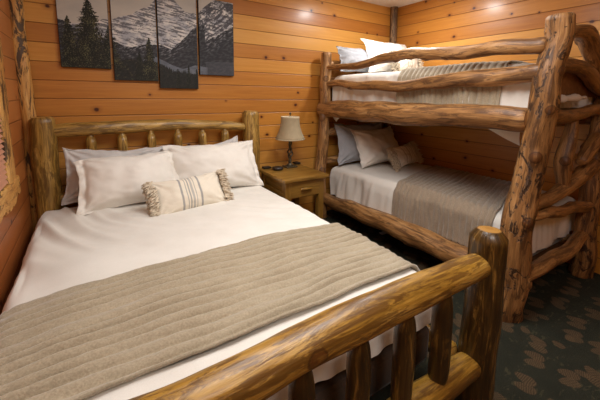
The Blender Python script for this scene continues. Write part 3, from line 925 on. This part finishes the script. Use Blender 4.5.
def scene_colour(px, py):
    """Landscape colour at picture coordinates (x to the right, y down)."""
    sky = mixc((196, 190, 180), (172, 168, 164), fbm(px * .03, py * .06, 3) + .4)
    c = sky
    # central and right snow peaks
    ridge = poly(px, [(50, 26), (100, 20), (120, 15), (135, 8), (150, -2), (157, -8), (166, 2), (176, 12), (190, 14), (197, 8), (206, 2), (216, -4), (228, 4), (240, 6)])
    ridge += 3.2 * fbm(px * .12, 1.0, 5)
    if py > ridge:
        d = py - ridge
        strata = fbm(px * .07 + py * .06, py * .55 - px * .16, 9) + .35 * fbm(px * .55, py * .9, 2)
        up = 1 - sstep(0, 26, d)
        rock = sstep(-.10 + .10 * (1 - up), .16, strata + .06 * up)
        snow = mixc((216, 212, 208), (166, 168, 176), sstep(-.2, .25, fbm(px * .09, py * .12, 44)))
        c = mixc(snow, (92, 92, 98), rock * .85)
        if px > 190:
            diag = fbm(px * .20 + py * .30, px * .07 - py * .09, 14) + .4 * fbm(px * .7, py * .7, 5)
            c = mixc(c, (66, 66, 72), sstep(-.14, .10, diag) * .85)
    # lower dark slopes falling left from the right and right from the left
    slope = poly(px, [(50, 12), (62, 20), (80, 34), (104, 42), (118, 48), (136, 44), (150, 46), (160, 50), (172, 40), (184, 30), (196, 22), (212, 30), (240, 16)])
    if px > 198: slope = poly(px, [(198, 42), (212, 36), (224, 30), (240, 24)])
    slope += 5 * fbm(px * .09, 4, 6)
    if py > slope:
        k = sstep(-.1, .2, fbm(px * .22 + py * .1, py * .5, 21))
        sn = sstep(.06, .2, fbm(px * .25, py * .6 + px * .22, 31)) * max(0, 1 - (py - slope) / 18)
        c = mixc((44, 45, 50), (64, 64, 68), k)
        c = mixc(c, (150, 150, 156), sn * .8)
    # valley floor of snow, then trees at the bottom
    vf = poly(px, [(120, 66), (140, 56), (160, 66), (172, 70), (186, 66), (200, 68), (240, 74)])
    if 118 < px < 200 and vf < py < vf + 16 + 4 * nz(px * .1, 2):
        c = mixc(c, (112, 118, 130), .75 + .4 * fbm(px * .2, py * .5, 12))
    if px > 198 and py > 62:
        c = mixc(c, (84, 84, 90), .5)
    tr = poly(px, [(50, 60), (110, 62), (118, 60), (150, 66), (160, 72), (200, 78), (201, 84), (240, 90)]) - 5 * abs(nz(px * .55, 3)) - 3 * nz(px * 1.3, 9)
    if py > tr:
        c = mixc((26, 26, 26), (46, 46, 42), fbm(px * .5, py * .5, 3) + .5)
        c = mixc(c, (84, 82, 56), sstep(.15, .3, fbm(px * .3, py * .4, 40)) * (.7 if px < 150 else .2))
    for cx, tp, bt, hw, sd in ((83, -2, 70, 20, 1), (66, 16, 70, 11, 2), (100, 26, 72, 11, 3), (137, 38, 84, 9, 4), (127, 52, 84, 6, 5), (178, 66, 96, 3.5, 6), (166, 70, 96, 3, 7), (187, 70, 96, 4, 8)):
        if spruce(px, py, cx, tp, bt, hw, sd * 3.3):
            g = sstep(.0, .3, fbm(px * .95, py * 1.1, sd) + .5 * fbm(px * .12, py * .12, sd))
            c = mixc((26, 27, 24), (112, 108, 72) if hw > 8 else (58, 58, 46), g * .8)
    return c

PANELS = [(.242, .553, 1.537, 2.185, 'first', 'leftmost mountain picture panel showing a tall dark spruce'),
          (.570, .884, 1.455, 2.27, 'second', 'second mountain picture panel from the left, with a pointed snowy peak'),
          (.893, 1.206, 1.40, 2.27, 'third', 'third mountain picture panel, hanging lowest, with snowy slope and pale valley'),
          (1.222, 1.535, 1.524, 2.172, 'fourth', 'rightmost mountain picture panel, of a streaked rocky peak')]
for (xa, xb, za, zb, _, lab) in PANELS:
    pc = thing('canvas_picture', lab, 'picture', ((xa + xb) / 2, 0, za), group='four panel mountain picture on the back wall')
    hw, hh, dp = (xb - xa) / 2, zb - za, .034
    boxes('stretcher', [(-hw, hw, -dp + .001, -.002, 0, hh)], M_canvas, pc, .003)
    NX = 130; NY = int(NX * hh / (2 * hw))
    Vp, Fp, Cp = [], [], []
    for j in range(NY + 1):
        for i in range(NX + 1):
            x = -hw + .003 + (2 * hw - .006) * i / NX
            z = .003 + (hh - .006) * j / NY
            Vp.append((x, -dp, z))
            X, Z = x + (xa + xb) / 2, z + za
            zt = 1.997 + (X - .24) * .155
            kk = 145.6 + (X - .24) * (113 - 145.6) / 1.295
            c = scene_colour(58 + (X - .24) * 135.5, (zt - Z) * kk)
            Cp.append(lin(*[max(0, min(255, q)) for q in c]))
    for j in range(NY):
        for i in range(NX):
            a = j * (NX + 1) + i
            Fp.append((a, a + 1, a + NX + 2, a + NX + 1))
    mesh('printed_front', Vp, Fp, M_print, pc, smooth=False, attrs={'paint': Cp})

# ------------------------------------------------------------------ lights
def lamp(name, kind, loc, energy, col, size=.1, rot=(0, 0, 0), **kw):
    d = bpy.data.lights.new(name, kind)
    d.energy = energy
    d.color = col
    if kind == 'AREA':
        d.shape = 'DISK'; d.size = size
    else:
        d.shadow_soft_size = size
    for k, v in kw.items(): setattr(d, k, v)
    o = link(bpy.data.objects.new(name, d))
    o.location = loc; o.rotation_euler = rot
    return o
WARM = (1.0, .985, .955)
lamp('ceiling_light_corner', 'AREA', (2.86, -.82, 2.42), 19, WARM, .16)
lamp('fill_light_bed', 'AREA', (1.45, -1.9, 2.42), 41, WARM, 1.3)  # broad soft fill added above the bed, not an actual fixture
lamp('fill_light_rear', 'AREA', (.9, -3.7, 2.42), 20, WARM, .8)  # added dim fill behind the camera to lift the dark areas, no fixture there

wd = bpy.data.worlds.new('world'); bpy.context.scene.world = wd
wd.use_nodes = True
wd.node_tree.nodes['Background'].inputs[0].default_value = (.5, .45, .4, 1)
wd.node_tree.nodes['Background'].inputs[1].default_value = .3

# ------------------------------------------------------------------ camera
cam = bpy.data.cameras.new('camera')
co = link(bpy.data.objects.new('camera', cam))
yaw, pit, rol, fpx = .5805891, -.1399339, .0142686, 327.785
fwd = Vector((math.sin(yaw) * math.cos(pit), math.cos(yaw) * math.cos(pit), math.sin(pit)))
rgt = fwd.cross(Vector((0, 0, 1))).normalized()
upv = rgt.cross(fwd)
r2 = rgt * math.cos(rol) + upv * math.sin(rol)
u2 = -rgt * math.sin(rol) + upv * math.cos(rol)
co.matrix_world = Matrix(((r2.x, u2.x, -fwd.x, .39566), (r2.y, u2.y, -fwd.y, -2.98878), (r2.z, u2.z, -fwd.z, 1.36408), (0, 0, 0, 1)))
cam.sensor_width = 36
cam.lens = 36 * fpx / 600
cam.shift_x = -5.3 / 600
cam.shift_y = -59.2 / 600
cam.clip_start = .02
bpy.context.scene.camera = co
vs = bpy.context.scene.view_settings
vs.view_transform = 'Standard'
vs.look = 'None'
vs.exposure = -0.04
